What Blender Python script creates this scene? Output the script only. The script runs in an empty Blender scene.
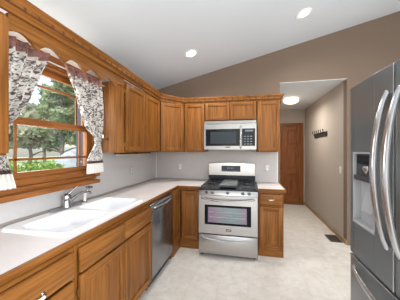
import bpy, bmesh, math, random
from mathutils import Vector, Matrix
random.seed(7)
R = math.radians
scn = bpy.context.scene
COL = scn.collection

# ------------------------------------------------------------------ camera
cam_d = bpy.data.cameras.new('camera')
cam_d.sensor_width = 36.0
cam_d.lens = 36.0 * 214.0 / 400.0
cam_d.clip_start = 0.02
cam = bpy.data.objects.new('camera', cam_d)
COL.objects.link(cam)
cam.location = (0, 0, 1.44)
cam.rotation_euler = (R(90), 0, math.atan(48.0 / 214.0))
scn.camera = cam

# ------------------------------------------------------------------ world, sun, exposure
world = bpy.data.worlds.new('sky')
scn.world = world
world.use_nodes = True
wn = world.node_tree
wn.nodes.clear()
w_out = wn.nodes.new('ShaderNodeOutputWorld')
w_bg = wn.nodes.new('ShaderNodeBackground')
w_sky = wn.nodes.new('ShaderNodeTexSky')
w_sky.sky_type = 'NISHITA'
w_sky.sun_disc = False
w_sky.sun_elevation = R(48)
w_sky.sun_rotation = R(200)
w_sky.air_density = 1.0
w_sky.dust_density = 2.0
w_bg.inputs['Strength'].default_value = 0.42
wn.links.new(w_sky.outputs[0], w_bg.inputs[0])
wn.links.new(w_bg.outputs[0], w_out.inputs[0])

def light(name, kind, loc, energy, color=(1, 1, 1), rot=(0, 0, 0), **kw):
    d = bpy.data.lights.new(name, kind)
    d.energy = energy
    d.color = color
    for k, v in kw.items():
        setattr(d, k, v)
    o = bpy.data.objects.new(name, d)
    COL.objects.link(o)
    o.location = loc
    o.rotation_euler = rot
    return o

light('sun', 'SUN', (6, -6, 12), 2.6, (1, .95, .86), (R(42), 0, R(35)), angle=R(1.0))
# lamps added for daylight: two at assumed unseen openings, one outside the sink window
light('added_daylight', 'AREA', (.6, -2.9, 1.75), 55, (.90, .95, 1), (R(90), 0, 0), shape='RECTANGLE', size=3.6, size_y=1.9)
light('added_daylight', 'AREA', (3.25, -1.0, 1.7), 212, (.90, .95, 1), (R(90), 0, R(90)), shape='RECTANGLE', size=2.7, size_y=1.7)
light('added_daylight', 'AREA', (-2.15, 1.55, 1.72), 13, (.95, .98, 1), (R(90), 0, R(-90)), shape='RECTANGLE', size=.8, size_y=.9)

scn.view_settings.view_transform = 'Standard'
scn.view_settings.look = 'None'
scn.view_settings.exposure = 0.38
scn.view_settings.gamma = 1.0
scn.view_settings.use_curve_mapping = False

# ------------------------------------------------------------------ helpers
WORLD = {}          # object -> world position of its origin
def tag(o, label=None, cat=None, group=None, kind=None):
    if label: o['label'] = label
    if cat: o['category'] = cat
    if group: o['group'] = group
    if kind: o['kind'] = kind
    return o

def thing(name, label, cat, loc=(0, 0, 0), group=None):
    o = bpy.data.objects.new(name, None)
    o.empty_display_size = .05
    COL.objects.link(o)
    o.location = loc
    WORLD[o] = Vector(loc)
    return tag(o, label, cat, group)

class MB:
    def __init__(self):
        self.bm = bmesh.new()
        self.mi = 0
    def _fin(self, verts, faces, bev=0, seg=1):
        for f in faces: f.material_index = self.mi
        if bev > 0:
            es = list({e for f in faces for e in f.edges})
            r = bmesh.ops.bevel(self.bm, geom=es, offset=bev, segments=seg, affect='EDGES', profile=.5, clamp_overlap=True)
            for f in r['faces']: f.material_index = self.mi
    def obox(self, o, u, v, w, lu, lv, lw, bev=0, seg=1):
        o, u, v, w = Vector(o), Vector(u), Vector(v), Vector(w)
        c = [self.bm.verts.new(o + u * (lu * a) + v * (lv * b) + w * (lw * d)) for d in (0, 1) for b in (0, 1) for a in (0, 1)]
        q = [(0, 2, 3, 1), (4, 5, 7, 6), (0, 1, 5, 4), (2, 6, 7, 3), (0, 4, 6, 2), (1, 3, 7, 5)]
        fs = [self.bm.faces.new([c[i] for i in f]) for f in q]
        self._fin(c, fs, bev, seg)
        return self
    def box(self, x0, x1, y0, y1, z0, z1, bev=0, seg=1):
        return self.obox((x0, y0, z0), (1, 0, 0), (0, 1, 0), (0, 0, 1), x1 - x0, y1 - y0, z1 - z0, bev, seg)
    def prism(self, pts, ext, bev=0, seg=1):
        ext = Vector(ext)
        a = [self.bm.verts.new(Vector(p)) for p in pts]
        b = [self.bm.verts.new(Vector(p) + ext) for p in pts]
        n = len(pts)
        fs = [self.bm.faces.new(a[::-1]), self.bm.faces.new(b)]
        for i in range(n):
            fs.append(self.bm.faces.new([a[i], a[(i + 1) % n], b[(i + 1) % n], b[i]]))
        self._fin(a + b, fs, bev, seg)
        return self
    def tube(self, pts, rad, seg=10, flat=None):
        """Swept round bar; rad one number or one per point; flat = (scale, axis) squashes the section."""
        pts = [Vector(p) for p in pts]
        n = len(pts)
        rr = rad if isinstance(rad, (list, tuple)) else [rad] * n
        rings = []
        ref = None
        for i, p in enumerate(pts):
            t = (pts[min(i + 1, n - 1)] - pts[max(i - 1, 0)]).normalized()
            if ref is None:
                ref = Vector((0, 0, 1)) if abs(t.z) < .9 else Vector((1, 0, 0))
            a = (ref - t * ref.dot(t)).normalized()
            ref = a
            b = t.cross(a)
            ring = []
            for k in range(seg):
                an = 2 * math.pi * k / seg
                off = a * (math.cos(an) * rr[i]) + b * (math.sin(an) * rr[i])
                if flat:
                    ax = Vector(flat[1]).normalized()
                    off = off + ax * (off.dot(ax) * (flat[0] - 1))
                ring.append(self.bm.verts.new(p + off))
            rings.append(ring)
        fs = []
        for i in range(n - 1):
            for k in range(seg):
                fs.append(self.bm.faces.new([rings[i][k], rings[i][(k + 1) % seg], rings[i + 1][(k + 1) % seg], rings[i + 1][k]]))
        fs.append(self.bm.faces.new(rings[0][::-1]))
        fs.append(self.bm.faces.new(rings[-1]))
        self._fin(None, fs)
        return self
    def lathe(self, prof, c, axis=(0, 0, 1), seg=24):
        """Profile of (radius, height along axis)."""
        c = Vector(c); ax = Vector(axis).normalized()
        r1 = Vector((1, 0, 0)) if abs(ax.x) < .9 else Vector((0, 1, 0))
        a = (r1 - ax * r1.dot(ax)).normalized(); b = ax.cross(a)
        rings = []
        for r, h in prof:
            if r < 1e-6:
                rings.append([self.bm.verts.new(c + ax * h)])
            else:
                rings.append([self.bm.verts.new(c + ax * h + (a * math.cos(2 * math.pi * k / seg) + b * math.sin(2 * math.pi * k / seg)) * r) for k in range(seg)])
        fs = []
        for i in range(len(rings) - 1):
            p, q = rings[i], rings[i + 1]
            for k in range(seg):
                k2 = (k + 1) % seg
                if len(p) == 1 and len(q) == 1: continue
                if len(p) == 1: fs.append(self.bm.faces.new([p[0], q[k2], q[k]]))
                elif len(q) == 1: fs.append(self.bm.faces.new([p[k], p[k2], q[0]]))
                else: fs.append(self.bm.faces.new([p[k], p[k2], q[k2], q[k]]))
        if len(rings[0]) > 1: fs.append(self.bm.faces.new(rings[0][::-1]))
        if len(rings[-1]) > 1: fs.append(self.bm.faces.new(rings[-1]))
        self._fin(None, fs)
        return self
    def grid(self, fn, nu, nv):
        g = [[self.bm.verts.new(Vector(fn(i / nu, j / nv))) for j in range(nv + 1)] for i in range(nu + 1)]
        fs = []
        for i in range(nu):
            for j in range(nv):
                fs.append(self.bm.faces.new([g[i][j], g[i + 1][j], g[i + 1][j + 1], g[i][j + 1]]))
        self._fin(None, fs)
        return self
    def sweep(self, path, prof, zoff=None):
        """Mitred sweep of an (out, z) closed profile along a plan path; out is to the right of travel."""
        P = [Vector((p[0], p[1])) for p in path]
        n = len(P)
        dirs = [(P[i + 1] - P[i]).normalized() for i in range(n - 1)]
        nor = [Vector((d.y, -d.x)) for d in dirs]
        rings = []
        for i in range(n):
            if i == 0: m = nor[0]
            elif i == n - 1: m = nor[-1]
            else:
                s = nor[i - 1] + nor[i]
                m = s / (1 + nor[i - 1].dot(nor[i]))
            dz = zoff[i] if zoff else 0
            rings.append([self.bm.verts.new((P[i].x + m.x * o, P[i].y + m.y * o, z + dz)) for o, z in prof])
        k = len(prof)
        fs = []
        for i in range(n - 1):
            for j in range(k):
                fs.append(self.bm.faces.new([rings[i][j], rings[i][(j + 1) % k], rings[i + 1][(j + 1) % k], rings[i + 1][j]]))
        fs.append(self.bm.faces.new(rings[0])); fs.append(self.bm.faces.new(rings[-1][::-1]))
        self._fin(None, fs)
        return self
    def build(self, name, mats, parent=None, loc=None, smooth=35, solid=0):
        if not isinstance(mats, (list, tuple)): mats = [mats]
        off = WORLD[parent] if parent else Vector(loc or (0, 0, 0))
        bmesh.ops.recalc_face_normals(self.bm, faces=self.bm.faces[:])
        bmesh.ops.translate(self.bm, verts=self.bm.verts[:], vec=-off)
        me = bpy.data.meshes.new(name)
        self.bm.to_mesh(me); self.bm.free()
        for m in mats: me.materials.append(m)
        if smooth:
            me.polygons.foreach_set('use_smooth', [True] * len(me.polygons))
            me.set_sharp_from_angle(angle=R(smooth))
        o = bpy.data.objects.new(name, me)
        COL.objects.link(o)
        if parent: o.parent = parent
        else: o.location = off
        WORLD[o] = off.copy()
        if solid:
            s = o.modifiers.new('thickness', 'SOLIDIFY'); s.thickness = solid; s.offset = 0
        return o

def copy_tree(o, delta=(0, 0, 0), parent=None):
    c = o.copy(); COL.objects.link(c)
    WORLD[c] = WORLD[o] + Vector(delta)
    if parent: c.parent = parent
    else: c.location = o.location + Vector(delta)
    for ch in list(o.children):
        copy_tree(ch, delta, c)
    return c

# ------------------------------------------------------------------ materials
def base(name):
    m = bpy.data.materials.new(name); m.use_nodes = True
    nt = m.node_tree
    return m, nt, nt.nodes['Principled BSDF']

def mat(name, col, rough=.5, metal=0, spec=.5, emit=None, estr=0, var=0, vscale=8, bump=0, bscale=60, coat=0, trans=0):
    m, nt, b = base(name)
    b.inputs['Roughness'].default_value = rough
    b.inputs['Metallic'].default_value = metal
    b.inputs['Specular IOR Level'].default_value = spec
    b.inputs['Coat Weight'].default_value = coat
    b.inputs['Transmission Weight'].default_value = trans
    b.inputs['Base Color'].default_value = (*col, 1)
    tc = nt.nodes.new('ShaderNodeTexCoord')
    if var:
        n = nt.nodes.new('ShaderNodeTexNoise'); n.inputs['Scale'].default_value = vscale; n.inputs['Detail'].default_value = 4
        r = nt.nodes.new('ShaderNodeValToRGB')
        r.color_ramp.elements[0].position = .3; r.color_ramp.elements[1].position = .7
        r.color_ramp.elements[0].color = (*[c * (1 - var) for c in col], 1)
        r.color_ramp.elements[1].color = (*[min(1, c * (1 + var)) for c in col], 1)
        nt.links.new(tc.outputs['Object'], n.inputs['Vector']); nt.links.new(n.outputs['Fac'], r.inputs['Fac'])
        nt.links.new(r.outputs['Color'], b.inputs['Base Color'])
    if bump:
        n = nt.nodes.new('ShaderNodeTexNoise'); n.inputs['Scale'].default_value = bscale; n.inputs['Detail'].default_value = 3
        bp = nt.nodes.new('ShaderNodeBump'); bp.inputs['Strength'].default_value = bump; bp.inputs['Distance'].default_value = .004
        nt.links.new(tc.outputs['Object'], n.inputs['Vector']); nt.links.new(n.outputs['Fac'], bp.inputs['Height'])
        nt.links.new(bp.outputs['Normal'], b.inputs['Normal'])
    if emit:
        b.inputs['Emission Color'].default_value = (*emit, 1); b.inputs['Emission Strength'].default_value = estr
    return m

def wood(name, dark, light_, axis, rough=.42, scale=1.0):
    """Oak: fine streaks and wider cathedral bands running along one axis."""
    m, nt, b = base(name)
    L = nt.links.new
    tc = nt.nodes.new('ShaderNodeTexCoord')
    oi = nt.nodes.new('ShaderNodeObjectInfo')
    add = nt.nodes.new('ShaderNodeVectorMath'); add.operation = 'ADD'
    mul = nt.nodes.new('ShaderNodeVectorMath'); mul.operation = 'SCALE'; mul.inputs['Scale'].default_value = 7.0
    L(oi.outputs['Random'], mul.inputs[0]); L(tc.outputs['Object'], add.inputs[0]); L(mul.outputs[0], add.inputs[1])
    def noise(along, across, det, dist=0):
        mp = nt.nodes.new('ShaderNodeMapping')
        s = [across * scale] * 3; s[axis] = along * scale
        mp.inputs['Scale'].default_value = s
        n = nt.nodes.new('ShaderNodeTexNoise'); n.inputs['Scale'].default_value = 1.0
        n.inputs['Detail'].default_value = det; n.inputs['Distortion'].default_value = dist
        L(add.outputs[0], mp.inputs['Vector']); L(mp.outputs[0], n.inputs['Vector'])
        return n
    fine = noise(3, 65, 4); band = noise(1.3, 16, 3, .6)
    mx = nt.nodes.new('ShaderNodeMix'); mx.data_type = 'FLOAT'; mx.inputs['Factor'].default_value = .45
    L(fine.outputs['Fac'], mx.inputs['A']); L(band.outputs['Fac'], mx.inputs['B'])
    r = nt.nodes.new('ShaderNodeValToRGB')
    e = r.color_ramp.elements
    e[0].position = .36; e[1].position = .64
    e[0].color = (*dark, 1); e[1].color = (*light_, 1)
    L(mx.outputs['Result'], r.inputs['Fac']); L(r.outputs['Color'], b.inputs['Base Color'])
    b.inputs['Roughness'].default_value = rough
    b.inputs['Specular IOR Level'].default_value = .22
    return m

OD, OL = (.132, .045, .0075), (.315, .120, .026)
OAK = [wood('oak_along_x', OD, OL, 0), wood('oak_along_y', OD, OL, 1), wood('oak_along_z', OD, OL, 2)]
OAKX, OAKY, OAKZ = OAK
WIN = [wood('window_wood_y', (.20, .068, .016), (.36, .135, .036), 1), wood('window_wood_z', (.20, .068, .016), (.36, .135, .036), 2)]
DOORW = wood('dark_door_wood', (.125, .038, .008), (.29, .10, .025), 2, .4)
DOORX = wood('dark_door_wood_x', (.125, .038, .008), (.29, .10, .025), 0, .4)
PALEWOOD = wood('pale_board_wood', (.62, .42, .24), (.80, .60, .40), 1, .5)
M = dict(
    ceiling=mat('ceiling_paint', (.70, .73, .755), .9, bump=.25, bscale=180),
    brown=mat('brown_wall_paint', (.175, .122, .085), .85, bump=.15, bscale=200),
    far_wall=mat('pale_grey_wall_paint', (.62, .63, .64), .85),
    splash=mat('shaded_splash_laminate', (.465, .425, .40), .6, var=.03, vscale=30),  # same laminate as the left wall, darkened for its shade
    hall=mat('hall_wall_paint', (.44, .38, .325), .85, bump=.15, bscale=200),
    grey_wall=mat('grey_splash_laminate', (.565, .535, .515), .6, var=.03, vscale=30),
    splash_edge=mat('splash_edge_strip', (.70, .68, .66), .5),
    lip=mat('counter_back_strip', (.30, .26, .23), .5),  # shade of the coved joint is in this grey-brown colour
    counter=mat('white_laminate_counter', (.76, .695, .66), .5, spec=.3, var=.03, vscale=150),
    sink=mat('white_enamel', (.93, .93, .93), .15),
    chrome=mat('chrome', (.42, .42, .43), .10, 1),
    white=mat('white_plastic', (.82, .80, .76), .4),
    ivory=mat('ivory_plastic', (.78, .72, .62), .4),
    dark=mat('dark_slot', (.02, .02, .02), .5),
    black=mat('black_enamel', (.012, .013, .018), .18),
    iron=mat('cast_iron', (.025, .025, .027), .5),
    griddle=mat('grey_griddle', (.20, .20, .20), .35, .5),
    blackglass=mat('black_glass', (.008, .009, .012), .12, spec=.10),
    display=mat('display_panel', (.02, .03, .045), .1),
    segment=mat('pale_display_marks', (.13, .16, .18), .4),
    bronze=mat('bronze_metal', (.085, .055, .035), .45, .6),
    brass=mat('brass_hinge', (.35, .22, .08), .35, 1),
    vent=mat('brown_register', (.09, .075, .06), .5, .3),
    rack=mat('black_rack', (.03, .025, .025), .5),
    tan_base=wood('tan_baseboard', (.28, .17, .085), (.46, .30, .17), 1, .5),
    rubber=mat('grey_gasket', (.05, .05, .055), .6),
    plinth=mat('dark_plinth', (.04, .03, .025), .6),
    gap=mat('dark_groove', (.09, .036, .011), .6),  # groove strip coloured darker than the oak blocks
    gutter=mat('dark_blue_post', (.035, .045, .065), .5),
)

def steel(name, col, rough, axis, strength=.10):
    m, nt, b = base(name)
    L = nt.links.new
    tc = nt.nodes.new('ShaderNodeTexCoord'); mp = nt.nodes.new('ShaderNodeMapping')
    s = [900.0] * 3; s[axis] = 4.0
    mp.inputs['Scale'].default_value = s
    n = nt.nodes.new('ShaderNodeTexNoise'); n.inputs['Scale'].default_value = 1; n.inputs['Detail'].default_value = 2
    L(tc.outputs['Object'], mp.inputs['Vector']); L(mp.outputs[0], n.inputs['Vector'])
    mr = nt.nodes.new('ShaderNodeMapRange')
    mr.inputs['To Min'].default_value = rough - strength * .5; mr.inputs['To Max'].default_value = rough + strength * .5
    L(n.outputs['Fac'], mr.inputs['Value']); L(mr.outputs[0], b.inputs['Roughness'])
    b.inputs['Base Color'].default_value = (*col, 1); b.inputs['Metallic'].default_value = 1
    b.inputs['Anisotropic'].default_value = .4
    return m
STEEL = steel('brushed_steel', (.50, .48, .465), .30, 0)
KNOB = mat('dark_steel_knob', (.16, .16, .165), .3, .8)
STEEL_M = steel('microwave_steel', (.30, .295, .29), .36, 0)
STEEL_Y = steel('dishwasher_steel', (.33, .33, .34), .26, 2)
FRIDGE = mat('fridge_steel', (.180, .196, .202), .28, .45)
FRIDGE_D = mat('dispenser_grey', (.07, .07, .073), .35, .4)
HANDLE = mat('polished_handle', (.56, .57, .58), .22, .85)
TRAY = mat('dispenser_silver', (.44, .45, .46), .35, .1)

def glass_mat(name):
    m, nt, b = base(name)
    L = nt.links.new
    out = nt.nodes['Material Output']
    tr = nt.nodes.new('ShaderNodeBsdfTransparent'); gl = nt.nodes.new('ShaderNodeBsdfGlossy'); gl.inputs['Roughness'].default_value = .02
    fr = nt.nodes.new('ShaderNodeFresnel'); fr.inputs['IOR'].default_value = 1.25
    mx = nt.nodes.new('ShaderNodeMixShader')
    L(fr.outputs[0], mx.inputs[0]); L(tr.outputs[0], mx.inputs[1]); L(gl.outputs[0], mx.inputs[2]); L(mx.outputs[0], out.inputs['Surface'])
    nt.nodes.remove(b)
    return m
GLASS = glass_mat('window_glass')

def floor_mat():
    m, nt, b = base('stone_look_vinyl')
    L = nt.links.new
    tc = nt.nodes.new('ShaderNodeTexCoord')
    n = nt.nodes.new('ShaderNodeTexNoise'); n.inputs['Scale'].default_value = 9; n.inputs['Detail'].default_value = 8; n.inputs['Roughness'].default_value = .62; n.inputs['Distortion'].default_value = .8
    L(tc.outputs['Object'], n.inputs['Vector'])
    r = nt.nodes.new('ShaderNodeValToRGB'); e = r.color_ramp.elements
    e[0].position = .33; e[0].color = (.64, .585, .515, 1); e[1].position = .68; e[1].color = (.78, .735, .67, 1)
    L(n.outputs['Fac'], r.inputs['Fac'])
    br = nt.nodes.new('ShaderNodeTexBrick'); br.offset = 0; br.squash = 1
    br.inputs['Scale'].default_value = 1; br.inputs['Brick Width'].default_value = .305; br.inputs['Row Height'].default_value = .305
    br.inputs['Mortar Size'].default_value = .004; br.inputs['Mortar Smooth'].default_value = .6
    br.inputs['Color1'].default_value = (1, 1, 1, 1); br.inputs['Color2'].default_value = (.955, .95, .94, 1); br.inputs['Mortar'].default_value = (.90, .885, .865, 1)
    L(tc.outputs['Object'], br.inputs['Vector'])
    mx = nt.nodes.new('ShaderNodeMix'); mx.data_type = 'RGBA'; mx.blend_type = 'MULTIPLY'; mx.inputs['Factor'].default_value = .8
    L(r.outputs['Color'], mx.inputs['A']); L(br.outputs['Color'], mx.inputs['B'])
    L(mx.outputs['Result'], b.inputs['Base Color'])
    b.inputs['Roughness'].default_value = .42; b.inputs['Specular IOR Level'].default_value = .35
    return m
FLOOR = floor_mat()

def curtain_mat():
    """Cream cotton printed with sketchy dark brown and grey vignettes."""
    m, nt, b = base('printed_curtain_cotton')
    L = nt.links.new
    tc = nt.nodes.new('ShaderNodeTexCoord')
    w = nt.nodes.new('ShaderNodeTexNoise'); w.inputs['Scale'].default_value = 20; w.inputs['Detail'].default_value = 3
    L(tc.outputs['UV'], w.inputs['Vector'])
    add = nt.nodes.new('ShaderNodeVectorMath'); add.operation = 'MULTIPLY_ADD'; add.inputs[1].default_value = (.05, .05, .05)
    L(w.outputs['Color'], add.inputs[0]); L(tc.outputs['UV'], add.inputs[2])
    v = nt.nodes.new('ShaderNodeTexVoronoi'); v.feature = 'DISTANCE_TO_EDGE'; v.inputs['Scale'].default_value = 32
    mp = nt.nodes.new('ShaderNodeMapping'); mp.inputs['Scale'].default_value = (.8, 1.9, 1)
    L(add.outputs[0], mp.inputs['Vector']); L(mp.outputs[0], v.inputs['Vector'])
    r1 = nt.nodes.new('ShaderNodeValToRGB'); e = r1.color_ramp.elements
    e[0].position = .05; e[0].color = (1, 1, 1, 1); e[1].position = .16; e[1].color = (0, 0, 0, 1)
    L(v.outputs['Distance'], r1.inputs['Fac'])
    n2 = nt.nodes.new('ShaderNodeTexNoise'); n2.inputs['Scale'].default_value = 13; n2.inputs['Detail'].default_value = 2
    L(tc.outputs['UV'], n2.inputs['Vector'])
    r2 = nt.nodes.new('ShaderNodeValToRGB'); e = r2.color_ramp.elements
    e[0].position = .44; e[0].color = (0, 0, 0, 1); e[1].position = .54; e[1].color = (1, 1, 1, 1)
    L(n2.outputs['Fac'], r2.inputs['Fac'])
    n3 = nt.nodes.new('ShaderNodeTexNoise'); n3.inputs['Scale'].default_value = 46; n3.inputs['Detail'].default_value = 3
    L(tc.outputs['UV'], n3.inputs['Vector'])
    r3 = nt.nodes.new('ShaderNodeValToRGB'); e = r3.color_ramp.elements
    e[0].position = .55; e[0].color = (0, 0, 0, 1); e[1].position = .61; e[1].color = (1, 1, 1, 1)
    L(n3.outputs['Fac'], r3.inputs['Fac'])
    mul = nt.nodes.new('ShaderNodeMath'); mul.operation = 'MULTIPLY'; L(r1.outputs[0], mul.inputs[0]); L(r2.outputs[0], mul.inputs[1])
    mxx = nt.nodes.new('ShaderNodeMath'); mxx.operation = 'MAXIMUM'; L(mul.outputs[0], mxx.inputs[0]); L(r3.outputs[0], mxx.inputs[1])
    ink = nt.nodes.new('ShaderNodeMix'); ink.data_type = 'RGBA'; ink.inputs['A'].default_value = (.13, .06, .05, 1); ink.inputs['B'].default_value = (.11, .095, .09, 1)
    L(n2.outputs['Fac'], ink.inputs['Factor'])
    mx = nt.nodes.new('ShaderNodeMix'); mx.data_type = 'RGBA'; mx.inputs['A'].default_value = (.72, .68, .62, 1)
    L(mxx.outputs[0], mx.inputs['Factor']); L(ink.outputs['Result'], mx.inputs['B']); L(mx.outputs['Result'], b.inputs['Base Color'])
    b.inputs['Roughness'].default_value = .9; b.inputs['Specular IOR Level'].default_value = .1
    return m
CURTAIN = curtain_mat()
MAROON = mat('maroon_heading_cotton', (.34, .175, .15), .9, var=.45, vscale=30)
HEM = mat('cream_hem_cotton', (.76, .72, .66), .9, var=.04, vscale=60)
STRIPE = mat('dark_ribbon', (.07, .035, .03), .8)

# ------------------------------------------------------------------ the setting
def struct(mb, name, m, label=None, parent=None, **kw):
    o = mb.build(name, m, parent, **kw)
    o['kind'] = 'structure'
    if label: o['label'] = label
    return o
XL, YB, XR, YN = -1.64, 3.65, 3.4, -3.0
cz = lambda x: 2.554 + .24 * (x + 1.586)
fb = MB(); fb.box(XL - .2, XR + .1, YN - .1, YB, -.06, 0); fb.box(.5, 1.6, YB, 6.25, -.06, 0)
struct(fb, 'floor', FLOOR, smooth=0)
cb = MB()
cb.prism([(XL - .15, YN - .1, cz(XL - .15)), (XR + .1, YN - .1, cz(XR + .1)), (XR + .1, YN - .1, cz(XR + .1) + .08), (XL - .15, YN - .1, cz(XL - .15) + .08)], (0, YB + .2 - YN, 0))
struct(cb, 'ceiling', M['ceiling'], smooth=0)
# left wall with the window opening
WY0, WY1, WZ0, WZ1 = 1.10, 2.03, 1.21, 2.155
wl = MB(); t0 = XL - .13
for y0, y1, z0, z1 in ((YN, WY0, 0, 2.53), (WY1, YB + .12, 0, 2.53), (WY0, WY1, 0, WZ0), (WY0, WY1, WZ1, 2.53)):
    wl.box(t0, XL, y0, y1, z0, z1)
struct(wl, 'wall_left', M['grey_wall'], smooth=0)
# back wall: solid to the hall opening, header above it, strip and the rest to the right
HX0, HX1, HZ = .500, 1.462, 2.525
wb = MB(); ZT = cz(XR) + .05
def wall_piece(x0, x1, z0):
    wb.prism([(x0, YB, z0), (x1, YB, z0), (x1, YB, cz(x1) + .04), (x0, YB, cz(x0) + .04)], (0, .12, 0))
wall_piece(XL, HX0, 0); wall_piece(HX0, HX1, HZ); wall_piece(HX1, XR, 0)
struct(wb, 'wall_back', M['brown'], smooth=0)
wr = MB()
for y0, y1, z0, z1 in ((YN, -2.4, 0, 3.85), (.4, YB + .12, 0, 3.85), (-2.4, .4, 0, .8), (-2.4, .4, 2.6, 3.85)):
    wr.box(XR, XR + .12, y0, y1, z0, z1)
struct(wr, 'wall_right', M['far_wall'], smooth=0)
wnr = MB()
for x0, x1, z0, z1 in ((XL - .13, -1.3, 0, 2.55), (2.5, XR + .12, 0, 3.55), (-1.3, 2.5, 0, .75), (-1.3, 2.5, 2.75, 3.1)):
    wnr.box(x0, x1, YN - .12, YN, z0, z1)
wnr.prism([(-1.64, YN, 2.5), (3.4, YN, 2.75), (3.4, YN, 3.76), (-1.64, YN, 2.56)], (0, -.12, 0))
struct(wnr, 'wall_near', M['far_wall'], smooth=0)
# hall
struct(MB().box(HX1, HX1 + .12, YB + .12, 6.22, 0, 2.60), 'wall_hall_right', M['hall'], smooth=0)
struct(MB().box(HX0 - .12, HX1 + .12, 6.10, 6.22, 0, 2.60), 'wall_hall_back', M['hall'], smooth=0)
struct(MB().box(HX0 - .12, HX0, YB + .12, 6.10, 0, 2.60), 'wall_hall_left', M['hall'], smooth=0)
struct(MB().box(HX0 - .12, HX1 + .12, YB + .001, 6.22, HZ - .006, HZ + .08), 'ceiling_hall', M['ceiling'], smooth=0)
struct(MB().box(HX1 - .014, HX1, YB, 6.10, 0, .075, .003), 'baseboard_right', M['tan_base'])
struct(MB().box(1.37, HX1, 6.086, 6.10, 0, .075, .003), 'baseboard_back', M['tan_base'])
# laminate splash panels and their edge strips
sp = MB(); sp.box(XL + .004, .462, YB - .006, YB, .914, 1.45)
struct(sp, 'wall_splash', M['splash'], smooth=0)
struct(MB().box(.455, .470, YB - .010, YB, .914, 1.45, .002), 'trim_1', M['splash_edge'])
struct(MB().box(XL, XL + .014, YB - .020, YB - .006, .914, 1.40, .003), 'trim_2', M['splash_edge'])

# window: casing, stool, two sashes with prairie bars, panes
wc = MB()
wc.mi = 1
wc.box(XL, XL + .020, WY0 - .075, WY0 + .005, 1.15, 2.235, .004); wc.box(XL, XL + .020, WY1 - .005, WY1 + .075, 1.15, 2.235, .004)
wc.mi = 0
wc.box(XL, XL + .022, WY0 - .075, WY1 + .075, WZ1 - .005, WZ1 + .085, .004)
wc.box(t0, XL + .003, WY0, WY1, WZ1 - .02, WZ1); 
wc.mi = 1
wc.box(t0, XL + .003, WY0, WY0 + .018, WZ0, WZ1); wc.box(t0, XL + .003, WY1 - .018, WY1, WZ0, WZ1)
win = wc.build('window_1', WIN); win['kind'] = 'structure'
tag(win, 'wood framed double hung window with border muntins above the white sink')
ws = MB()
ws.box(t0, XL + .12, .86, 1.975, 1.100, 1.135, .005, 2)
ws.box(t0, XL - .005, WY0, WY1, 1.135, WZ0 + .015, .003)
ws.box(XL, XL + .045, WY0 - .06, WY1 - .02, 1.135, 1.172, .006, 2)
ws.box(XL, XL + .014, WY0 - .06, WY1 + .06, 1.172, WZ0 + .016, .003)
ws.build('window_sill', WIN[0], win)['kind'] = 'structure'
def sash(x, z0, z1, zb, bot, top):
    s = MB(); y0, y1 = WY0 + .018, WY1 - .018; th = .034
    s.mi = 1
    s.box(x, x + th, y0, y0 + .045, z0, z1, .003); s.box(x, x + th, y1 - .045, y1, z0, z1, .003)
    s.mi = 0
    s.box(x, x + th, y0 + .045, y1 - .045, z0, z0 + bot, .003); s.box(x, x + th, y0 + .045, y1 - .045, z1 - top, z1, .003)
    o = s.build('sash', WIN, win); o['kind'] = 'structure'
    g = MB(); gy0, gy1 = y0 + .045, y1 - .045
    g.mi = 0
    g.box(x + .010, x + .024, gy0, gy1, zb - .010, zb + .010, .002)
    g.mi = 1
    for yy in (gy0 + .095, gy1 - .085): g.box(x + .010, x + .024, yy - .009, yy + .009, z0 + bot, z1 - top, .002)
    g.build('muntins', WIN, o)['kind'] = 'structure'
    MB().box(x + .015, x + .019, gy0, gy1, z0 + bot, z1 - top).build('pane', GLASS, o, smooth=0)['kind'] = 'structure'
sash(-1.715, 1.220, 1.692, 1.368, .050, .060)
sash(-1.755, 1.645, 2.135, 1.985, .040, .050)

# hall door
d1 = thing('door_1', 'six panel dark stained wood door closed at the end of the hall', 'door', (.93, 6.09, 0))
d1['kind'] = 'structure'
def panel_door(root, x0, x1, yf, z0, z1):
    sx = .105
    st = MB()
    xm = (x0 + x1) / 2
    for a, b in ((x0, x0 + sx), (xm - .045, xm + .045), (x1 - sx, x1)): st.box(a, b, yf, yf + .036, z0, z1, .003)
    rr = [(z0, z0 + .22), (z0 + .80, z0 + .95), (z0 + 1.52, z0 + 1.62), (z1 - .12, z1)]
    st.mi = 1
    for a, b in rr: 
        st.box(x0 + sx, xm - .045, yf, yf + .036, a, b, .003); st.box(xm + .045, x1 - sx, yf, yf + .036, a, b, .003)
    st.build('door_frame', [DOORW, DOORX], root)
    for a, b in zip(rr[:-1], rr[1:]):
        for p, q in ((x0 + sx, xm - .045), (xm + .045, x1 - sx)):
            pm = MB()
            pm.box(p - .003, q + .003, yf + .016, yf + .026, a[1] - .003, b[0] + .003)
            pm.box(p + .025, q - .025, yf + .006, yf + .018, a[1] + .025, b[0] - .025, .006)
            pm.build('door_panel', DOORW, root)
panel_door(d1, .545, 1.345, 6.05, .01, 2.08)
MB().lathe([(.026, 0), (.026, .006), (.010, .012), (.010, .035), (.026, .045), (.029, .058), (.022, .070), (0, .073)], (.61, 6.05, .98), (0, -1, 0)).build('door_knob', M['brass'], d1)
dc = MB()
dc.box(1.347, 1.412, 6.045, 6.10, 0, 2.15, .004); dc.box(.501, .543, 6.045, 6.10, 0, 2.15, .004)
dc.mi = 1
dc.box(.543, 1.347, 6.045, 6.10, 2.085, 2.15, .004)
o = dc.build('trim_3', [DOORW, DOORX]); o['kind'] = 'structure'

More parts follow.
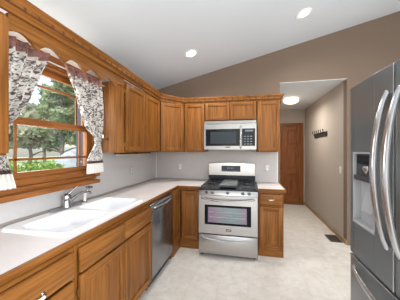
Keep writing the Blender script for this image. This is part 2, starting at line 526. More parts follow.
# ------------------------------------------------------------------ cabinets
def front(root, name, o, u, n, w, h, thick=.023, st=.055, style='flat', pull=None, hz=False):
    """A framed cabinet front. o: lower corner of its back face, u along width, n outward."""
    o, u, n = Vector(o), Vector(u), Vector(n); z = Vector((0, 0, 1))
    ax = OAKX if abs(u.x) > .9 else (OAKY if abs(u.y) > .9 else OAKX)
    fm = MB()
    if style == 'slab':
        fm.obox(o, u, z, n, w, h, thick, .006, 2)
        d = fm.build(name, ax, root)
    else:
        for a in (0, w - st): fm.obox(o + u * a, u, z, n, st, h, thick, .004, 2)
        fm.mi = 1
        for b in (0, h - st): fm.obox(o + u * st + z * b, u, z, n, w - 2 * st, st, thick, .004, 2)
        d = fm.build(name, [OAKZ, ax], root)
        pm = MB()
        pm.obox(o + u * (st - .004) + z * (st - .004) + n * .003, u, z, n, w - 2 * st + .008, h - 2 * st + .008, .007)
        if style == 'raised':
            k = .018
            a = o + u * (st + k) + z * (st + k) + n * .010
            W, H = w - 2 * (st + k), h - 2 * (st + k); s = .018
            q0 = [a, a + u * W, a + u * W + z * H, a + z * H]
            q1 = [a + u * s + z * s + n * .007, a + u * (W - s) + z * s + n * .007, a + u * (W - s) + z * (H - s) + n * .007, a + u * s + z * (H - s) + n * .007]
            va = [pm.bm.verts.new(p) for p in q0]; vb = [pm.bm.verts.new(p) for p in q1]
            for i in range(4): pm.bm.faces.new([va[i], va[(i + 1) % 4], vb[(i + 1) % 4], vb[i]])
            pm.bm.faces.new(vb)
        pm.build('panel', OAKZ, d)
    if pull:
        c = o + u * pull[0] + z * pull[1] + n * thick
        L = .038
        pts = [c - u * L, c - u * L + n * .018, c - u * (L * .55) + n * .026, c + n * .028, c + u * (L * .55) + n * .026, c + u * L + n * .018, c + u * L]
        h = MB(); h.tube(pts, .0055, 8)
        for s in (-1, 1): h.lathe([(.010, 0), (.010, .003), (.006, .006)], c + u * (L * s), n, 12)
        h.mi = 1; h.tube([c - u * .022 + n * .0275, c + n * .029, c + u * .022 + n * .0275], .0075, 8)
        h.build('pull_handle', [M['chrome'], M['ivory']], d)
    return d

def hinge(root, p, n, up=(0, 0, 1)):
    p, n = Vector(p), Vector(n)
    h = MB(); h.tube([p + n * .004 - Vector(up) * .02, p + n * .004 + Vector(up) * .02], .004, 8)
    h.build('hinge', M['brass'], root)

Xp = (1, 0, 0); Yp = (0, 1, 0); Ym = (0, -1, 0); Yn = Ym
CF = -.98         # face of the left base cabinets
def left_base(y0, y1, loc_label, cat='cabinet'):
    r = thing('base_cabinet', loc_label, cat, (CF - .3, (y0 + y1) / 2, 0))
    b = MB()
    b.box(XL + .002, CF - .032, y0, y0 + .016, 0, .874); b.box(XL + .002, CF - .032, y1 - .016, y1, 0, .874)
    b.box(XL + .002, CF - .032, y0 + .016, y1 - .016, .09, .106); b.box(XL + .002, XL + .012, y0 + .016, y1 - .016, .106, .70)
    b.box(CF - .075, CF - .06, y0 + .016, y1 - .016, 0, .09)
    b.build('carcass', OAKZ, r)
    return r
def face_frame_left(r, y0, y1, mids, rails):
    f = MB()
    for a in [y0, y1 - .035] + [m - .02 for m in mids]:
        f.box(CF - .032, CF - .012, a, a + (.04 if a not in (y0, y1 - .035) else .035), .09, .874)
    f.mi = 1
    for z0, z1 in rails: f.box(CF - .0315, CF - .0125, y0 + .035, y1 - .035, z0, z1)
    f.build('face_frame', [OAKZ, OAKY], r)
# drawer stack nearest the camera
r = left_base(.42, 1.055, 'oak base cabinet with drawers nearest the camera on the left run')
face_frame_left(r, .42, 1.055, [], ((.09, .12), (.45, .49), (.66, .69), (.85, .874)))
front(r, 'drawer', (CF, 1.028, .716), Ym, Xp, .580, .143, style='slab', pull=(.232, .036))
front(r, 'drawer', (CF, 1.028, .500), Ym, Xp, .580, .200, style='slab', pull=(.19, .080))
front(r, 'drawer', (CF, 1.028, .105), Ym, Xp, .580, .38, style='slab', pull=(.19, .25))
# sink base
r = left_base(1.058, 2.036, 'oak sink base cabinet with two false drawer fronts over two doors')
face_frame_left(r, 1.058, 2.036, [1.535], ((.09, .12), (.675, .71), (.85, .874)))
front(r, 'false_drawer_front', (CF, 1.075, .716), Yp, Xp, .460, .143, style='slab')
front(r, 'false_drawer_front', (CF, 1.547, .716), Yp, Xp, .478, .143, style='slab')
front(r, 'door', (CF, 1.075, .105), Yp, Xp, .460, .596, style='raised')
front(r, 'door', (CF, 1.547, .105), Yp, Xp, .478, .596, style='raised')
hinge(r, (CF, 1.070, .60), Xp); hinge(r, (CF, 1.070, .18), Xp)
# corner base: an inside corner with two hinged door leaves
r = thing('corner_base_cabinet', 'oak corner base cabinet with folding door between dishwasher and range', 'cabinet', (-1.2, 3.2, 0))
b = MB()
b.box(XL + .002, -1.0, 2.668, 2.684, 0, .874); b.box(-.682, -.669, 3.05, YB - .02, 0, .874); b.box(XL + .002, XL + .012, 2.684, 3.63, 0, .874); b.box(XL + .02, -.685, 3.62, 3.632, 0, .874)
b.box(XL + .02, -1.01, 2.69, 3.6, .10, .115); b.box(-1.0, -.685, 3.06, 3.6, .10, .115)
b.build('carcass', OAKZ, r)
f = MB()
f.box(CF - .032, CF - .012, 2.668, 2.725, .0, .874); f.box(-.705, -.667, 3.03, 3.05, .0, .874)
f.mi = 1
f.box(CF - .0195, CF - .0005, 2.725, 3.05, .85, .874); f.box(CF - .0195, CF - .0005, 2.725, 3.05, 0, .135)
f.mi = 2
f.box(CF, -.705, 3.0305, 3.05, .85, .874); f.box(CF, -.705, 3.0305, 3.05, 0, .135)
f.build('face_frame', [OAKZ, OAKY, OAKX], r)
front(r, 'door', (CF - .012, 2.73, .14), Yp, Xp, .285, .705, style='raised', st=.05)
front(r, 'door', (-.955, 3.03, .14), Xp, Ym, .252, .705, style='raised', st=.05)
# base right of the range
r = thing('base_cabinet', 'narrow oak base cabinet with one drawer and one door right of the range', 'cabinet', (.3, 3.3, 0))
b = MB(); b.box(.138, .154, 3.045, YB - .001, 0, .874); b.box(.444, .460, 3.045, YB - .001, 0, .874); b.box(.154, .444, 3.05, YB - .02, .1, .115); b.box(.154, .444, 3.62, 3.632, .1, .87)
b.build('carcass', OAKZ, r)
f = MB(); f.box(.136, .166, 3.026, 3.045, 0, .874); f.box(.432, .462, 3.026, 3.045, 0, .874)
f.mi = 1
for z0, z1 in ((0, .09), (.665, .69), (.85, .874)): f.box(.166, .432, 3.0265, 3.0445, z0, z1)
f.build('face_frame', [OAKZ, OAKX], r)
front(r, 'drawer', (.152, 3.026, .700), Xp, Ym, .292, .145, style='slab', pull=(.146, .072))
front(r, 'door', (.152, 3.026, .098), Xp, Ym, .292, .575, style='raised', st=.05)

# wall cabinets
UZ0, UZ1, UF = 1.41, 2.185, -1.312
def upper_left(y0, y1, label, doors, z0=UZ0):
    r = thing('wall_cabinet', label, 'cabinet', (-1.48, (y0 + y1) / 2, z0))
    b = MB()
    b.box(XL + .001, UF - .032, y0, y0 + .016, z0, 2.20); b.box(XL + .001, UF - .032, y1 - .016, y1, z0, 2.20)
    b.box(XL + .001, UF - .032, y0 + .016, y1 - .016, z0 + .012, z0 + .028); b.box(XL + .001, UF - .032, y0 + .016, y1 - .016, 2.18, 2.20)
    b.build('carcass', OAKZ, r)
    f = MB()
    f.box(UF - .032, UF - .006, y0, y0 + .012, z0, 2.20); f.box(UF - .032, UF - .012, y0 + .012, y0 + .035, z0, 2.20); f.box(UF - .032, UF - .012, y1 - .035, y1, z0, 2.20)
    for (a, w) in doors[1:]: f.box(UF - .032, UF - .012, a - .024, a + .012, z0, 2.20)
    f.mi = 1
    f.box(UF - .0315, UF - .0125, y0 + .035, y1 - .035, z0, z0 + .035); f.box(UF - .0315, UF - .0125, y0 + .035, y1 - .035, 2.165, 2.20)
    f.build('face_frame', [OAKZ, OAKY], r)
    for a, w in doors: front(r, 'door', (UF, a, z0 + .012), Yp, Xp, w, 2.172 - z0 - .012)
    return r
r = upper_left(.30, .933, 'oak wall cabinet at the left edge beside the near curtain', [(.32, .294), (.626, .298)])
r = upper_left(2.088, 3.038, 'oak wall cabinet with two doors right of the window', [(2.106, .434), (2.556, .450)])
hinge(r, (UF, 2.096, 1.50), Xp); hinge(r, (UF, 2.096, 2.08), Xp)
# diagonal corner wall cabinet
UB = 3.338
r = thing('corner_wall_cabinet', 'diagonal oak corner wall cabinet with a single door', 'cabinet', (-1.4, 3.4, UZ0))
b = MB()
A, B = Vector((UF, 3.044, 0)), Vector((-1.018, UB, 0))
for z0, z1 in ((UZ0 + .012, UZ0 + .028), (2.18, 2.20)):
    b.prism([(XL + .003, 3.044, z0), (A.x - .016, A.y, z0), (B.x, B.y + .016, z0), (B.x, YB - .008, z0), (XL + .003, YB - .008, z0)], (0, 0, z1 - z0))
b.box(XL + .002, A.x - .016, 3.044, 3.056, UZ0, 2.20); b.box(B.x - .012, B.x, B.y + .016, YB - .008, UZ0, 2.20)
b.build('carcass', OAKZ, r)
u = (B - A).normalized(); n = Vector((u.y, -u.x, 0)); W = (B - A).length
f = MB(); zz = Vector((0, 0, 1))
f.obox(A + zz * UZ0 - n * .030, u, zz, n, .026, .79, .018); f.obox(B + zz * UZ0 - n * .030 - u * .026, u, zz, n, .026, .79, .018)
f.mi = 1
f.obox(A + zz * UZ0 - n * .030 + u * .026, u, zz, n, W - .052, .035, .0175); f.obox(A + zz * 2.165 - n * .030 + u * .026, u, zz, n, W - .052, .035, .0175)
f.build('face_frame', [OAKZ, OAKX], r)
front(r, 'door', A + u * .012 + zz * (UZ0 + .012), u, n, W - .024, 2.172 - UZ0 - .012)
# back wall cabinets
def upper_back(x0, x1, z0, label, doors):
    r = thing('wall_cabinet', label, 'cabinet', ((x0 + x1) / 2, 3.5, z0))
    b = MB()
    b.box(x0, x0 + .016, UB + .032, YB - .007, z0, 2.20); b.box(x1 - .016, x1, UB + .032, YB - .007, z0, 2.20)
    b.box(x0 + .016, x1 - .016, UB + .032, YB - .007, z0 + .012, z0 + .028); b.box(x0 + .016, x1 - .016, UB + .032, YB - .007, 2.18, 2.20)
    b.build('carcass', OAKZ, r)
    f = MB()
    f.box(x0, x0 + .03, UB + .012, UB + .032, z0, 2.20); f.box(x1 - .03, x1, UB + .012, UB + .032, z0, 2.20)
    for (a, w) in doors[1:]: f.box(a - .022, a + .010, UB + .012, UB + .032, z0, 2.20)
    f.mi = 1
    f.box(x0 + .03, x1 - .03, UB + .0125, UB + .0315, z0, z0 + .03); f.box(x0 + .03, x1 - .03, UB + .0125, UB + .0315, 2.165, 2.20)
    f.build('face_frame', [OAKZ, OAKX], r)
    for a, w in doors: front(r, 'door', (a, UB, z0 + .012), Xp, Ym, w, 2.172 - z0 - .012, st=.05 if z0 < 1.6 else .045)
    return r
upper_back(-1.012, -.668, UZ0, 'tall narrow oak wall cabinet left of the microwave', [(-1.000, .322)])
upper_back(-.664, .128, 1.892, 'short oak wall cabinet with two doors above the microwave', [(-.660, .380), (-.270, .388)])
upper_back(.132, .462, UZ0, 'tall narrow oak wall cabinet right of the microwave beside the hall', [(.138, .318)])

# scalloped valance over the window and the crown moulding with its rope of notches
v = MB()
low, top = 2.088, 2.212
ys = [.936 + i * (2.084 - .936) / 140 for i in range(141)]
def scal(y):
    t = (y - 1.108) / .205
    return low - .008 + .056 * abs(math.sin(math.pi * t)) ** 1.1
pts = [(UF - .001, y, scal(y)) for y in ys] + [(UF - .001, ys[-1], top), (UF - .001, ys[0], top)]
a = [Vector(p) for p in pts]
for i in range(140):
    q = [a[i], a[i + 1], Vector((a[i + 1].x, a[i + 1].y, top)), Vector((a[i].x, a[i].y, top))]
    vf = [v.bm.verts.new(p) for p in q]; vbk = [v.bm.verts.new(p - Vector((.02, 0, 0))) for p in q]
    v.bm.faces.new(vf); v.bm.faces.new(vbk[::-1]); v.bm.faces.new([vf[0], vf[1], vbk[1], vbk[0]]); v.bm.faces.new([vf[2], vf[3], vbk[3], vbk[2]])
bmesh.ops.remove_doubles(v.bm, verts=v.bm.verts[:], dist=1e-5)
vo = v.build('window_valance', OAKY, loc=(UF, 1.5, 2.1))
tag(vo, 'scalloped oak valance board spanning between the cabinets over the window', 'valance')
path = [(UF, .28), (UF, 1.9), (UF, 3.041), (-1.016, UB), (.465, UB), (.465, YB - .001)]
zo = [.015, .015, -.01, -.03, -.045, -.045]
cr = MB()
prof = [(.001, 2.196), (.020, 2.196), (.022, 2.204), (.014, 2.210), (.014, 2.225), (.030, 2.240), (.032, 2.262), (.040, 2.268), (.046, 2.283), (.050, 2.286), (.050, 2.302), (.001, 2.302)]
cr.sweep(path, prof, zo)
cro = thing('crown_moulding', 'oak crown moulding with a notched row along the tops of the wall cabinets', 'moulding', (UF, 2, 2.2))
cr.build('cornice', OAKY, cro, smooth=30)
# notched strip: little blocks with dark gaps
nb = MB()
def walk(path, zoff, step, fn):
    for i in range(len(path) - 1):
        p, q = Vector(path[i]), Vector(path[i + 1]); d = q - p; L = d.length; d.normalize()
        k = max(1, int(round(L / step)))
        for j in range(k):
            s0 = L * j / k; t = (s0 + L / k / 2) / L
            fn(p + d * s0, d, L / k, zoff[i] * (1 - t) + zoff[i + 1] * t)
def block(p, d, ln, dz):
    n = Vector((d.y, -d.x))
    o = Vector((p.x, p.y, 2.238 + dz)) + Vector((d.x, d.y, 0)) * .010 + Vector((n.x, n.y, 0)) * .028
    nb.obox(o, (d.x, d.y, 0), (0, 0, 1), (n.x, n.y, 0), ln - .020, .026, .012, .003)
walk(path[:-1], zo, .088, block)
nb.build('notched_strip', OAKY, cro)
gb = MB(); gb.sweep(path, [(.027, 2.236), (.0325, 2.236), (.0325, 2.266), (.027, 2.266)], zo)
gb.build('groove', M['gap'], cro)

# ------------------------------------------------------------------ worktops
SX0, SX1, SY0, SY1 = -1.605, -1.055, 1.062, 2.085         # sink rim
r = thing('countertop', 'white laminate countertop in an L along the window wall with oak front edge', 'countertop', (-1.3, 1.8, .876))
k = MB(); z0, z1 = .876, .914
hx0, hx1, hy0, hy1 = SX0 + .03, SX1 - .03, SY0 + .03, SY1 - .03
k.box(XL + .001, hx0, .30, YB - .009, z0, z1); k.box(hx1, -1.018, .30, YB - .009, z0, z1)
k.box(hx0, hx1, .30, hy0, z0, z1); k.box(hx0, hx1, hy1, YB - .009, z0, z1); k.box(-1.018, -.667, 3.018, YB - .009, z0, z1)
k.build('worktop', M['counter'], r, smooth=0)
e = MB()
e.sweep([(-1.018, .30), (-1.018, 3.018), (-.667, 3.018)], [(0, .8755), (.016, .8755), (.018, .879), (.018, .910), (.014, .9142), (0, .9142)])
e.build('front_edge', OAKY, r)
e = MB(); e.box(XL + .001, XL + .016, .3, YB - .024, .914, .938, .003); e.box(XL + .016, -.667, YB - .024, YB - .009, .914, .938, .003)
e.build('back_strip', M['lip'], r)
r = thing('countertop', 'short white laminate countertop right of the range with oak front edge', 'countertop', (.31, 3.3, .876))
MB().box(.137, .478, 3.018, YB - .011, z0, z1).build('worktop', M['counter'], r, smooth=0)
e = MB(); e.sweep([(.137, 3.018), (.478, 3.018), (.478, YB - .011)], [(0, .8755), (.014, .8755), (.016, .879), (.016, .910), (.012, .9142), (0, .9142)])
e.build('front_edge', OAKX, r)

# ------------------------------------------------------------------ sink and tap
r = thing('sink', 'white enamel double bowl drop-in sink under the window', 'sink', ((SX0 + SX1) / 2, (SY0 + SY1) / 2, .914))
cx, cy, ha, hb, rc = (SX0 + SX1) / 2, (SY0 + SY1) / 2, (SX1 - SX0) / 2, (SY1 - SY0) / 2, .075
def sdbox(x, y, x0, x1, y0, y1, rad):
    dx = abs(x - (x0 + x1) / 2) - (x1 - x0) / 2 + rad; dy = abs(y - (y0 + y1) / 2) - (y1 - y0) / 2 + rad
    return min(max(dx, dy), 0) + math.hypot(max(dx, 0), max(dy, 0)) - rad
bowls = [(SX0 + .115, SX1 - .045, SY0 + .05, cy - .022), (SX0 + .115, SX1 - .045, cy + .022, SY1 - .05)]
def sink_pt(s, t):
    a = (s * 2 - 1) * ha; b = (t * 2 - 1) * hb
    qx, qy = abs(a) - (ha - rc), abs(b) - (hb - rc)
    if qx > 0 and qy > 0:
        m = max(qx, qy); l = math.hypot(qx, qy)
        if l > 0:
            f = m / l; qx, qy = qx * f, qy * f
        a = math.copysign(ha - rc + qx, a); b = math.copysign(hb - rc + qy, b)
    x, y = cx + a, cy + b
    edge = max(abs(s * 2 - 1) - (1 - .022 / ha), 0) * ha / .022, max(abs(t * 2 - 1) - (1 - .022 / hb), 0) * hb / .022
    z = .930 - .0165 * max(edge) ** 2.2
    for bo in bowls:
        d = -sdbox(x, y, *bo, .07)
        if d > 0:
            w = min(1, d / .065)
            z -= .105 * (w * w * (3 - 2 * w))
    return (x, y, z)
sk = MB(); sk.grid(sink_pt, 96, 168)
sk.build('basin', M['sink'], r, smooth=60)
for bo in bowls:
    MB().lathe([(.044, 0), (.040, .003), (.030, .001), (0, .001)], ((bo[0] + bo[1]) / 2, (bo[2] + bo[3]) / 2, .8255)).build('drain', M['chrome'], r)
r = thing('faucet', 'chrome single lever faucet with long spout behind the sink', 'faucet', (-1.548, 1.575, .9305))
f = MB()
f.prism([(-1.548 + .028 * math.sin(a2), 1.575 + math.copysign(.13, math.cos(a2)) + .028 * math.cos(a2), .9305) for a2 in [i * math.pi / 12 for i in range(24)]], (0, 0, .014), .004)
f.build('base_plate', mat('brushed_chrome_plate', (.30, .30, .31), .32, .8), r)
MB().lathe([(.032, 0), (.028, .02), (.025, .055), (.031, .062), (.032, .090), (.026, .106), (.010, .114), (0, .115)], (-1.548, 1.575, .944)).build('body', M['chrome'], r)
sx = [(-1.540, 1.590, .985), (-1.530, 1.62, 1.005), (-1.515, 1.66, 1.030), (-1.50, 1.70, 1.045), (-1.485, 1.735, 1.048), (-1.475, 1.760, 1.040), (-1.472, 1.768, 1.022)]
f = MB(); f.tube(sx, [.018, .016, .0145, .0135, .013, .013, .0125], 12); f.build('spout', M['chrome'], r)
f = MB(); f.tube([(-1.548, 1.575, 1.035), (-1.540, 1.585, 1.055), (-1.515, 1.615, 1.095), (-1.50, 1.635, 1.112)], [.015, .012, .010, .009], 10, (.7, (0, 0, 1))); f.build('lever', M['chrome'], r)
r = thing('side_sprayer', 'white side sprayer in a chrome socket right of the faucet', 'sprayer', (-1.552, 1.79, .9305))
MB().lathe([(.024, 0), (.024, .006), (.018, .010), (.016, .014)], (-1.552, 1.79, .9305)).build('socket', M['chrome'], r)
MB().lathe([(.013, .0), (.013, .05), (.016, .062), (.018, .085), (.016, .1), (.0, .102)], (-1.552, 1.79, .944)).build('spray_head', M['white'], r)
r = thing('wall_hook', 'small chrome fitting with two knobs on the wall beside the sprayer', 'hook', (XL, 1.935, 1.05))
MB().box(XL, XL + .006, 1.90, 1.965, 1.037, 1.063, .002).build('plate', M['chrome'], r)
for y in (1.915, 1.95):
    MB().lathe([(.008, 0), (.006, .016), (.013, .024), (.011, .034), (0, .036)], (XL + .006, y, 1.05), (1, 0, 0), 14).build('knob', M['chrome'], r)

# ------------------------------------------------------------------ dishwasher
r = thing('dishwasher', 'stainless steel dishwasher between the sink cabinet and the corner', 'dishwasher', (-1.25, 2.35, 0))
y0, y1 = 2.042, 2.662
MB().box(-1.60, -1.0, y0 + .004, y1 - .004, .02, .868).build('tub', M['rubber'], r)
d = MB().box(-.998, CF + .016, y0 + .004, y1 - .004, .105, .795, .006, 2).build('door', STEEL_Y, r)
c = MB()
c.prism([(-.998, y0 + .004, .798), (CF + .014, y0 + .004, .798), (CF + .014, y0 + .004, .845), (CF - .004, y0 + .004, .868), (-.998, y0 + .004, .868)], (0, y1 - y0 - .008, 0), .003)
c.build('control_strip', STEEL_Y, d)
h = MB()
h.tube([(CF + .012, y0 + .07, .828)] + [(CF + .018 + .040 * math.sin(math.pi * t), y0 + .07 + t * (y1 - y0 - .14), .828 + .008 * math.sin(math.pi * t)) for t in [i / 14 for i in range(15)]] + [(CF + .012, y1 - .07, .828)], .012, 10)
h.build('handle', HANDLE, d)
MB().box(-1.05, -1.03, y0 + .004, y1 - .004, .0, .10).build('toe_kick', M['plinth'], r)

# ------------------------------------------------------------------ range
r = thing('gas_range', 'stainless steel gas range with black cooktop in the back run of cabinets', 'range', (-.255, 3.2, 0))
x0, x1, yf = -.658, .124, 2.865
b = MB(); b.box(x0, x1, yf + .02, 3.62, .03, .895, .004)
for x in (x0 + .04, x1 - .04):
    for y in (yf + .06, 3.56): b.lathe([(.018, 0), (.018, .03)], (x, y, 0), (0, 0, 1), 12)
b.build('body', M['rubber'], r)
c = MB(); c.prism([(x0, yf - .03, .838), (x0, yf + .02, .838), (x0, yf + .02, .900), (x0, yf - .005, .900)], (x1 - x0, 0, 0), .003, 2)
cp = c.build('control_panel', STEEL, r)
for x in (-.550, -.465, -.262, -.065, .015):
    kb = MB(); kb.lathe([(.023, 0), (.023, .006), (.017, .010), (.016, .028), (.013, .031), (0, .031)], (x, yf - .019, .868), (0, -1, .36), 20)
    kb.obox(Vector((x - .003, yf - .056, .867)), (1, 0, 0), (0, 0, 1), (0, 1, 0), .006, .030, .02, .001)
    kb.build('knob', KNOB, cp)
od = MB(); dz0, dz1 = .318, .832
wx0, wx1, wz0, wz1 = -.572, .040, .440, .705
for a, bb, cc, dd in ((x0 + .003, wx0, dz0, dz1), (wx1, x1 - .003, dz0, dz1), (wx0, wx1, dz0, wz0), (wx0, wx1, wz1, dz1)):
    od.box(a, bb, yf - .028, yf + .018, cc, dd)
bmesh.ops.remove_doubles(od.bm, verts=od.bm.verts[:], dist=1e-5)
odr = od.build('oven_door', STEEL, r, smooth=0)
# oven window: black border and inner glass with its iridescent reflection painted in
ob = MB()
ix0, ix1, iz0, iz1 = wx0 + .045, wx1 - .055, wz0 + .028, wz1 - .03
for a, bb, cc, dd in ((wx0, ix0, wz0, wz1), (ix1, wx1, wz0, wz1), (ix0, ix1, wz0, iz0), (ix0, ix1, iz1, wz1)): ob.box(a, bb, yf - .030, yf - .018, cc, dd)
ow = ob.build('window_border', M['blackglass'], odr, smooth=0)
def reflection_mat():
    m, nt, b = base('painted_oven_reflection')
    L = nt.links.new
    tc = nt.nodes.new('ShaderNodeTexCoord'); sp_ = nt.nodes.new('ShaderNodeSeparateXYZ'); L(tc.outputs['Generated'], sp_.inputs[0])
    r_ = nt.nodes.new('ShaderNodeValToRGB'); e_ = r_.color_ramp.elements
    e_[0].position = .05; e_[0].color = (.27, .17, .25, 1); e_[1].position = .98; e_[1].color = (.24, .18, .22, 1)
    x_ = e_.new(.35); x_.color = (.24, .235, .26, 1); x_ = e_.new(.7); x_.color = (.18, .26, .26, 1)
    n_ = nt.nodes.new('ShaderNodeTexNoise'); n_.inputs['Scale'].default_value = 3
    L(tc.outputs['Generated'], n_.inputs['Vector'])
    a_ = nt.nodes.new('ShaderNodeMath'); a_.operation = 'MULTIPLY_ADD'; a_.inputs[1].default_value = .35; L(n_.outputs['Fac'], a_.inputs[0])
    s_ = nt.nodes.new('ShaderNodeMath'); s_.operation = 'SUBTRACT'; s_.inputs[1].default_value = .17; L(sp_.outputs['X'], s_.inputs[0]); L(s_.outputs[0], a_.inputs[2])
    L(a_.outputs[0], r_.inputs['Fac']); L(r_.outputs['Color'], b.inputs['Base Color'])
    b.inputs['Roughness'].default_value = .12; b.inputs['Coat Weight'].default_value = .4; b.inputs['Metallic'].default_value = .3
    return m
MB().box(ix0, ix1, yf - .026, yf - .018, iz0, iz1).build('window_glass', reflection_mat(), odr, smooth=0)
rk = MB()
for z in (iz0 + .075, iz0 + .14): rk.tube([(ix0 + .02, yf - .0265, z), (ix1 - .02, yf - .0265, z)], .0022, 6)
rk.build('rack_bars', STEEL, odr)
h = MB()
hz, hy = .785, yf - .028
pts = [(x0 + .045, hy, hz + .012)] + [(x0 + .045 + t * (x1 - x0 - .09), hy - .018 - .040 * math.sin(math.pi * t) ** .7, hz + .012 - .030 * math.sin(math.pi * t)) for t in [i / 20 for i in range(21)]] + [(x1 - .045, hy, hz + .012)]
h.tube(pts, .0125, 10); h.build('handle', HANDLE, odr)
bd = MB().box(-.285, -.215, yf - .031, yf - .0285, .362, .392, .001).build('badge', M['bronze'], odr)
MB().box(-.276, -.224, yf - .0325, yf - .031, .371, .383).build('badge_plate', STEEL, odr)
dr = MB().box(x0 + .003, x1 - .003, yf - .024, yf + .018, .045, .300, .005, 2).build('drawer', STEEL, r)
h = MB()
pts = [(x0 + .06 + t * (x1 - x0 - .12), yf - .026 - .018 * math.sin(math.pi * t) ** .6, .262 - .030 * math.sin(math.pi * t)) for t in [i / 18 for i in range(19)]]
h.tube(pts, .010, 10); h.build('handle', HANDLE, dr)
ct = MB(); ct.box(x0, x1, yf - .012, 3.53, .896, .912, .005, 2)
ct.build('cooktop', M['black'], r)
for x, y, s in ((-.512, 3.03, 1.1), (-.512, 3.335, .9), (-.018, 3.03, 1.2), (-.018, 3.335, .9)):
    MB().lathe([(.055 * s, 0), (.052 * s, .006), (.036 * s, .008), (.036 * s, .016), (.030 * s, .019), (0, .019)], (x, y, .912), (0, 0, 1), 20).build('burner', M['iron'], r)
def grate(gx0, gx1):
    g = MB(); zt = .950; y0_, y1_ = 2.885, 3.48; w = .006
    for x in (gx0, gx1): g.box(x - w, x + w, y0_, y1_, zt - .014, zt, .003)
    for y in (y0_, (y0_ + y1_) / 2, y1_): g.box(gx0, gx1, y - w, y + w, zt - .014, zt, .003)
    for yc in (3.03, 3.335):
        for i in range(2):
            xa = gx0 + (gx1 - gx0) * (.0 if i == 0 else .68); g.box(xa, xa + (gx1 - gx0) * .32, yc - .005, yc + .005, zt - .012, zt, .002)
        xm = (gx0 + gx1) / 2
        g.box(xm - .005, xm + .005, yc - .145, yc - .045, zt - .012, zt, .002); g.box(xm - .005, xm + .005, yc + .045, yc + .145, zt - .012, zt, .002)
    for x in (gx0, gx1):
        for y in (y0_ + .01, y1_ - .01): g.box(x - .007, x + .007, y - .007, y + .007, .912, zt - .012)
    g.build('grate', M['iron'], r)
grate(-.630, -.395); grate(-.380, -.150); grate(-.135, .097)
gd = MB(); gd.box(-.378, -.152, 2.92, 3.44, .9505, .962, .006, 2)
for y in (2.925, 3.422): gd.box(-.378, -.152, y, y + .012, .962, .968, .003)
gd.build('griddle', M['griddle'], r)
bg = MB()
n_ = 24
arch = [(x0 + .018 + (x1 - x0 - .036) * i / n_, 1.213 + .016 * math.sin(math.pi * i / n_)) for i in range(n_ + 1)]
arch = [(x0 + .01, 1.02), (x0 + .01, 1.200)] + arch + [(x1 - .01, 1.200), (x1 - .01, 1.02)]
bg.prism([(x, 3.555, z) for x, z in arch], (0, .075, 0), .004)
bgo = bg.build('backguard', STEEL, r, smooth=30)
MB().box(x0 + .01, x1 - .01, 3.56, 3.63, .898, 1.02).build('backguard_base', M['black'], r)
dp = MB().box(-.430, -.120, 3.548, 3.556, 1.085, 1.180, .004).build('display', M['display'], bgo)
for i in range(4): MB().box(-.335 + i * .030, -.320 + i * .030, 3.5465, 3.5485, 1.128, 1.156).build('display_digit', M['segment'], dp)
for i in range(7): MB().box(-.405 + i * .040, -.390 + i * .040, 3.5465, 3.5485, 1.098, 1.106).build('touch_key', M['segment'], dp)

# ------------------------------------------------------------------ microwave
r = thing('microwave', 'stainless steel over-the-range microwave with black glass door', 'microwave', (-.265, 3.45, 1.445))
x0, x1, yf, z0, z1 = -.664, .122, 3.262, 1.447, 1.884
MB().box(x0, x1, yf + .025, YB - .008, z0 + .004, z1 - .002, .003).build('case', M['rubber'], r)
g = MB(); g.box(x0, x1, yf - .006, yf + .024, 1.838, z1, .004)
go = g.build('vent_grille', STEEL_M, r)
sl = MB()
for i in range(3): sl.box(x0 + .03, x1 - .03, yf - .0075, yf - .0055, 1.851 + i * .009, 1.8545 + i * .009)
sl.build('vent_slots', M['griddle'], go)
d = MB()
gx0, gx1, gz0, gz1 = -.640, -.120, 1.502, 1.760
for a, bb, cc, dd in ((x0, gx0, z0, 1.836), (gx1, -.108, z0, 1.836), (gx0, gx1, z0, gz0), (gx0, gx1, gz1, 1.836)): d.box(a, bb, yf - .006, yf + .024, cc, dd)
bmesh.ops.remove_doubles(d.bm, verts=d.bm.verts[:], dist=1e-5)
do = d.build('door', STEEL_M, r, smooth=0)
MB().box(gx0, gx1, yf - .008, yf + .01, gz0, gz1, .002).build('window', M['blackglass'], do)
MB().box(gx0 + .075, gx1 - .05, yf - .0095, yf - .0082, gz0 + .035, gz1 - .045).build('screen', mat('microwave_mesh_screen', (.035, .043, .052), .35, 0, spec=.15), do)
bd = MB().box(-.335, -.265, yf - .0075, yf - .006, 1.475, 1.490, .0005).build('badge', M['bronze'], do)
h = MB(); h.tube([(-.105, yf - .004, 1.80), (-.105, yf - .035, 1.79), (-.105, yf - .045, 1.74), (-.105, yf - .048, 1.63), (-.105, yf - .045, 1.53), (-.105, yf - .035, 1.48), (-.105, yf - .004, 1.47)], .0125, 10)
h.build('handle', HANDLE, do)
p = MB()
for a, bb, cc, dd in ((-.106, -.088, z0, 1.836), (.102, x1, z0, 1.836), (-.088, .102, z0, gz0), (-.088, .102, gz1, 1.836)): p.box(a, bb, yf - .006, yf + .024, cc, dd)
bmesh.ops.remove_doubles(p.bm, verts=p.bm.verts[:], dist=1e-5)
po = p.build('control_panel', STEEL_M, r, smooth=0)
kp = MB().box(-.088, .102, yf - .008, yf + .01, gz0, gz1, .002).build('keypad', M['blackglass'], po)
MB().box(-.045, .075, yf - .0095, yf - .0078, gz1 - .045, gz1 - .020).build('clock_display', M['segment'], po)
for i in range(4):
    for j in range(3): MB().box(-.060 + j * .045, -.030 + j * .045, yf - .0095, yf - .0078, gz0 + .02 + i * .038, gz0 + .035 + i * .038).build('touch_key', M['segment'], kp)

